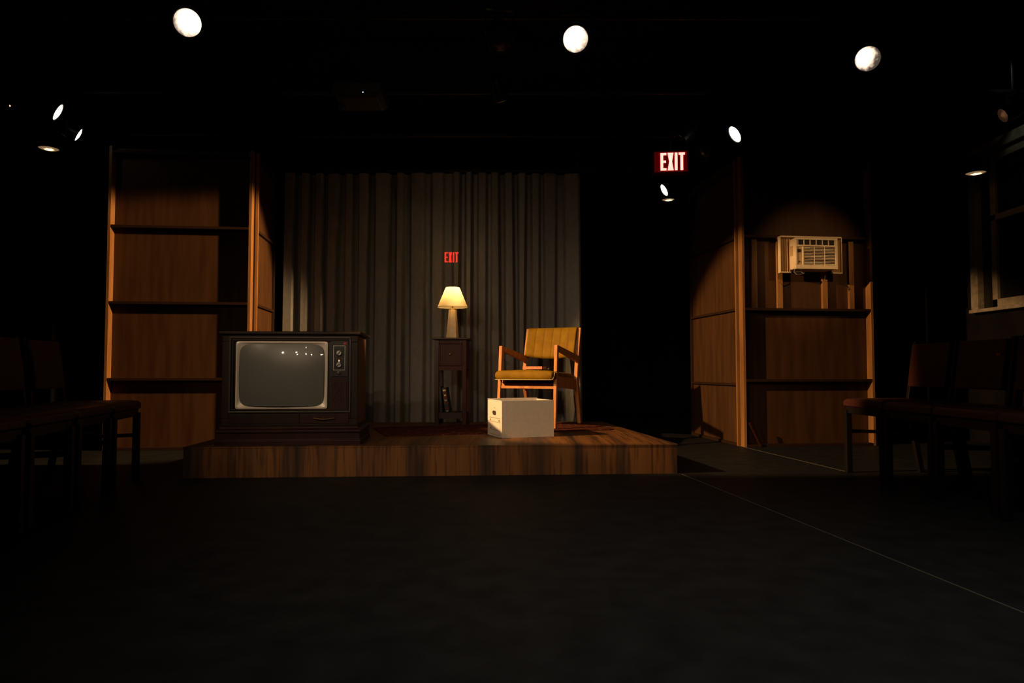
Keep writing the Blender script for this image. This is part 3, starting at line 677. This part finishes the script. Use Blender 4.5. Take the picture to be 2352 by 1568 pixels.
# ------------------------------------------------------------------ lighting rig
def pipe(x0, x1, y, z, label):
    t = thing('lighting_pipe', ((x0 + x1) / 2, y, z), 0, label, 'pipe'); L = x1 - x0
    MB().tube([(-L / 2, 0, 0), (L / 2, 0, 0)], 0.021, 14).build('tube', M['pipe'], t, smooth=True)
    for s_ in (-0.42, -0.07, 0.35): MB().bar((s_ * L, 0, 0.021), (s_ * L, 0, ZC - z - .001), 0.012, n=8).build('hanger', M['pipe'], t)
    return t
pipe(-4.5, 4.0, 4.22, 2.86, 'black lighting pipe across the room carrying the three bright round lights')
pipe(-4.5, 4.0, 5.25, 2.80, 'black lighting pipe above the front of the platform')
pipe(-4.5, 4.0, 6.0, 2.72, 'black lighting pipe just in front of the curtain head')
pipe(-4.5, 4.0, 7.3, 2.80, 'black lighting pipe far behind the curtain line')

def fixture(name, pos, aim, rad, length, label, cat, lens, pipe_z, lip=-0.004, barn=False, group=None, dark=False):
    """pos: centre of the lens"""
    pos = Vector(pos); aim = Vector(aim); dirv = (aim - pos).normalized()
    rot = dirv.to_track_quat('Z', 'Y').to_matrix().to_4x4()
    t = thing(name, pos, 0, label, cat, group)
    hs = MB().lathe([(0.0, -length), (rad * .55, -length), (rad * .75, -length * .85), (rad * 1.12, -length * .45), (rad * 1.16, -0.01), (rad * 1.16, lip), (rad * 1.05, lip), (rad * 1.03, 0.0), (rad * 1.0, -0.012), (0.0, -0.014)], 36, cap0=False, cap1=False).build('housing', M['black_metal'], t, smooth=True)
    hs.rotation_euler = rot.to_euler()
    ln = MB().lathe([(rad, -0.006), (rad * .85, 0.0), (rad * .6, 0.005), (rad * .3, 0.008), (0.0005, 0.009)], 36, cap0=False).build('lens', lens, t, smooth=True)
    ln.rotation_euler = rot.to_euler()
    # yoke and clamp up to the pipe
    xa = Vector((rot[0][0], rot[1][0], rot[2][0])); xa.z = 0; xa = xa.normalized() if xa.length > .1 else Vector((1, 0, 0))
    c0 = -dirv * length * .4
    top = c0 + Vector((0, 0, rad * 1.6 + .04))
    b = MB()
    for s_ in (-1, 1):
        b.bar(c0 + xa * s_ * rad * 1.22, c0 + xa * s_ * rad * 1.22 + Vector((0, 0, rad * 1.6 + .04)), 0.006, 0.025, up=tuple(dirv))
    b.bar(top - xa * rad * 1.25, top + xa * rad * 1.25, 0.025, 0.006)
    b.build('yoke', M['black_metal'], t)
    zt = ZC - 0.0225 - pos.z
    b = MB().bar(top, (top.x, top.y, max(zt, top.z + .02)), 0.018, n=8)
    b.box(top.x - .02, top.x + .02, top.y - .03, top.y + .03, max(zt, top.z + .02) - .03, max(zt, top.z + .02) + .022)
    b.build('clamp', M['black_metal'], t)
    if barn:
        for a in (0, 90, 180, 270):
            q_ = rot @ Matrix.Rotation(R(a), 4, 'Z')
            f = MB().add([(-rad, rad * 1.1, lip), (rad, rad * 1.1, lip), (rad * 1.15, rad * 1.75, lip + rad * 1.3), (-rad * 1.15, rad * 1.75, lip + rad * 1.3)], [(0, 1, 2, 3)], q_)
            f.build('barn_door', M['black_metal'], t, solid=0.002)
    return t
W1 = (1.0, 0.76, 0.56)
LA = lens_mat('lens_hot_right', W1, 3.0, 0.12, (0.018, 0.012), 0.030, 0.105)
LB = lens_mat('lens_hot_left', W1, 3.0, 0.16, (-0.014, 0.014), 0.034, 0.100)
LC = lens_mat('lens_hot_small', W1, 3.0, 0.08, (-0.018, 0.012), 0.022, 0.080)
LW = lens_mat('lens_side_white', (1.0, 0.92, 0.74), 3.0, 1.6, (0, 0), 0.04, 0.08)
LD = lens_mat('lens_downlight_amber', (1.0, 0.60, 0.28), 4.5, 0.22, (0.0, 0.0), 0.02, 0.045)
LDIM = lens_mat('lens_dim_amber', (1.0, 0.45, 0.2), 0.10, 0.02, (0.03, 0), 0.01, 0.04)
def at(px, py, Y):
    """place at horizontal distance Y in front of the eye on the line through a photo pixel (24 mm lens, tilt 2.41 deg)"""
    a = R(2.41); f = 1568.0
    x = (px - 1176) / f; v = (784 - py) / f
    dy = math.cos(a) - v * math.sin(a); dz = math.sin(a) + v * math.cos(a)
    return Vector((x * Y / dy, Y, EYE + dz * Y / dy))
PIP = 2.80
p = at(430, 52, 3.8); fixture('fresnel_spotlight', p, p + Vector((0.9, -3.4, -1.5)), 0.074, 0.22, 'bright round stage light at upper left of the picture', 'stage light', LA, 2.84, group=None)
p = at(1322, 90, 3.85); fixture('fresnel_spotlight', p, p + Vector((-0.5, -3.4, -1.5)), 0.071, 0.22, 'bright round stage light at top centre', 'stage light', LB, 2.84)
p = at(1993, 135, 4.1); fixture('fresnel_spotlight', p, p + Vector((-2.3, -3.1, -1.5)), 0.071, 0.22, 'bright mottled round stage light at upper right', 'stage light', LC, 2.84)
p = at(134, 258, 5.0); fixture('par_can', p, p + Vector((0.8, 0.38, -0.45)), 0.065, 0.24, 'larger white side-facing lamp at far left, seen as a tilted sliver', 'stage light', LW, 2.80)
p = at(181, 310, 5.4); fixture('par_can', p, p + Vector((0.78, 0.46, -0.45)), 0.055, 0.22, 'small side-facing lamp at left, seen as a thin sliver', 'stage light', LW, 2.80)
p = at(112, 342, 5.75); fixture('downlight', p, p + Vector((0, 0, -1)), 0.075, 0.16, 'amber downlight at left, lowest of its cluster', 'stage light', LD, 2.80)
p = at(1687, 309, 5.3); fixture('par_can', p, p + Vector((-0.8, -0.1, -0.55)), 0.068, 0.24, 'white side-facing lamp right of the large exit sign', 'stage light', LW, 2.80)
p = at(1525, 437, 7.1); fixture('par_can', p, p + Vector((-0.85, -0.1, -0.5)), 0.065, 0.24, 'white side-facing lamp just under the exit sign', 'stage light', LW, 2.80)
p = at(1535, 459, 7.4); fixture('downlight', p, p + Vector((0, 0, -1)), 0.066, 0.16, 'amber downlight just under the exit sign', 'stage light', LD, 2.80)
p = at(2241, 398, 5.6); fixture('downlight', p, p + Vector((0, 0, -1)), 0.072, 0.16, 'amber downlight at right beside the wall window', 'stage light', LD, 2.72)
p = at(2302, 266, 5.1); fixture('par_can', p, p + Vector((-3, 0.5, -1.6)), 0.055, 0.22, 'almost dark stage lamp above the wall window', 'stage light', LDIM, 2.80)
p = at(1150, 96, 4.0); fixture('par_can', p, p + Vector((0.2, -1, -1.5)), 0.07, 0.2, 'unlit black stage lamp left of the top centre light', 'stage light', M['dark_pane'], 2.84)
p = at(1152, 232, 5.2); fixture('par_can', p, p + Vector((0.5, 0.8, -1.6)), 0.055, 0.2, 'faintly glowing stage lamp above the platform, below the top centre light', 'stage light', LDIM, 2.80)  # dim amber emission put into the lens of an otherwise dark lamp
# lamps beside the exit sign that catch its red light
p = at(1560, 322, 5.6); fixture('par_can', p, p + Vector((-1.5, -0.2, -1.6)), 0.07, 0.24, 'unlit black lamp just above the exit sign, edged in red light', 'stage light', M['dark_pane'], 2.80)
p = at(1612, 355, 5.75); fixture('par_can', p, p + Vector((-2.0, -1.2, -1.4)), 0.06, 0.22, 'unlit black lamp right of the exit sign, edged in red light', 'stage light', M['dark_pane'], 2.80)

# exit signs
def exit_letters(h, d):
    """condensed block letters, height h, baseline z 0, starting at x 0; returns MB and width"""
    b = MB(); s = h * 0.150; wl = h * 0.33; g = h * 0.065; x = 0
    def bx_(x0, x1, z0, z1): b.box(x0, x1, 0, d, z0, z1)
    bx_(x, x + s, 0, h); bx_(x + s, x + wl, 0, s * .85); bx_(x + s, x + wl, h - s * .85, h); bx_(x + s, x + wl * .92, h / 2 - s * .42, h / 2 + s * .42); x += wl + g
    wx = h * 0.33
    def para(xa, xb):
        vs = [(xa, 0, 0), (xa + s * 1.05, 0, 0), (xb + s * 1.05, 0, h), (xb, 0, h)]
        vs += [(a, d, c) for a, _, c in vs]
        b.add(vs, [(0, 1, 2, 3), (7, 6, 5, 4), (0, 4, 5, 1), (1, 5, 6, 2), (2, 6, 7, 3), (3, 7, 4, 0)])
    para(x, x + wx - s * 1.05); 
    vs0 = len(b.v); para(x + wx - s * 1.05, x); x += wx + g
    bx_(x, x + s, 0, h); x += s + g
    wt = h * 0.35; bx_(x, x + wt, h - s * .85, h); bx_(x + wt / 2 - s / 2, x + wt / 2 + s / 2, 0, h - s * .85); x += wt
    return b, x
def exit_sign(loc, rz, hl, label, mlet, W_, H_, D_, ztop, glow=None):
    t = thing('exit_sign', loc, rz, label, 'exit sign')
    MB().box(-W_ / 2, W_ / 2, 0.004, D_, 0, H_).build('case', M['exit_case'], t, 0.004)
    MB().box(-W_ / 2 + .012, W_ / 2 - .012, 0.0, 0.0038, 0.010, H_ - .010).build('face', M['exit_panel'] if glow else M['exit_case'], t)
    b, wd = exit_letters(hl, 0.002)
    o = b.build('lettering', mlet, t); o.location = (-wd / 2 + (0.015 if glow else 0), -0.0025, (H_ - hl) / 2)
    MB().bar((0, D_ / 2, H_), (0, D_ / 2, ztop - loc[2]), 0.02, n=10).build('stem', M['black_metal'], t)
    return t
p = at(1541, 397, 5.45); exit_sign(tuple(p), R(-6), 0.143, 'large glowing red EXIT sign hanging in front of the dark wall', M['exit_letter'], 0.285, 0.185, 0.075, ZC, True)
# the wash of red the lit sign throws to its surroundings comes from its own lettering
p = at(1037, 606, 9.6); exit_sign(tuple(p), 0, 0.145, 'small distant red EXIT sign glowing through the curtain above the lamp', M['exit_far'], 0.30, 0.19, 0.06, ZC)

# projector
p = at(830, 240, 4.35)
pj = thing('projector', tuple(p), 0, 'dark ceiling projector with a tiny blue light', 'projector')
MB().loft([rr(-0.13, 0.12, -0.11, 0.11, 0.0), rr(-0.155, 0.15, -0.13, 0.13, 0.03), rr(-0.15, 0.145, -0.125, 0.125, 0.095)]).build('body', M['projector'], pj, 0.006)
MB().lathe([(0.018, -0.02), (0.024, -0.035), (0.024, -0.05), (0.012, -0.06)], 16, Matrix.Translation((-0.11, -0.06, 0.0))).build('adjustment_foot', M['projector'], pj, smooth=True)
MB().lathe([(0.0035, 0), (0.002, 0.003)], 8, Matrix.Translation((0.038, -0.128, 0.029)) @ Matrix.Rotation(R(90), 4, 'X')).build('indicator', M['led_blue'], pj)
MB().bar((0, 0, 0.096), (0, 0, ZC - p.z - .001), 0.035, n=12).build('mount', M['black_metal'], pj)
# indicator on the left wall side
p = at(15, 243, 5.6)
t = thing('wall_light', (XL + 0.001, 5.6 * (XL / p.x), EYE + (p.z - EYE) * (XL / p.x)), 0, 'tiny amber indicator box high on the left wall', 'indicator')
MB().box(0, 0.03, -0.03, 0.03, -0.03, 0.03).build('case', M['black_metal'], t, 0.003)
MB().lathe([(0.008, 0.03), (0.005, 0.034)], 10, Matrix.Rotation(R(90), 4, 'Y')).build('lens', M['dot_warm'], t)
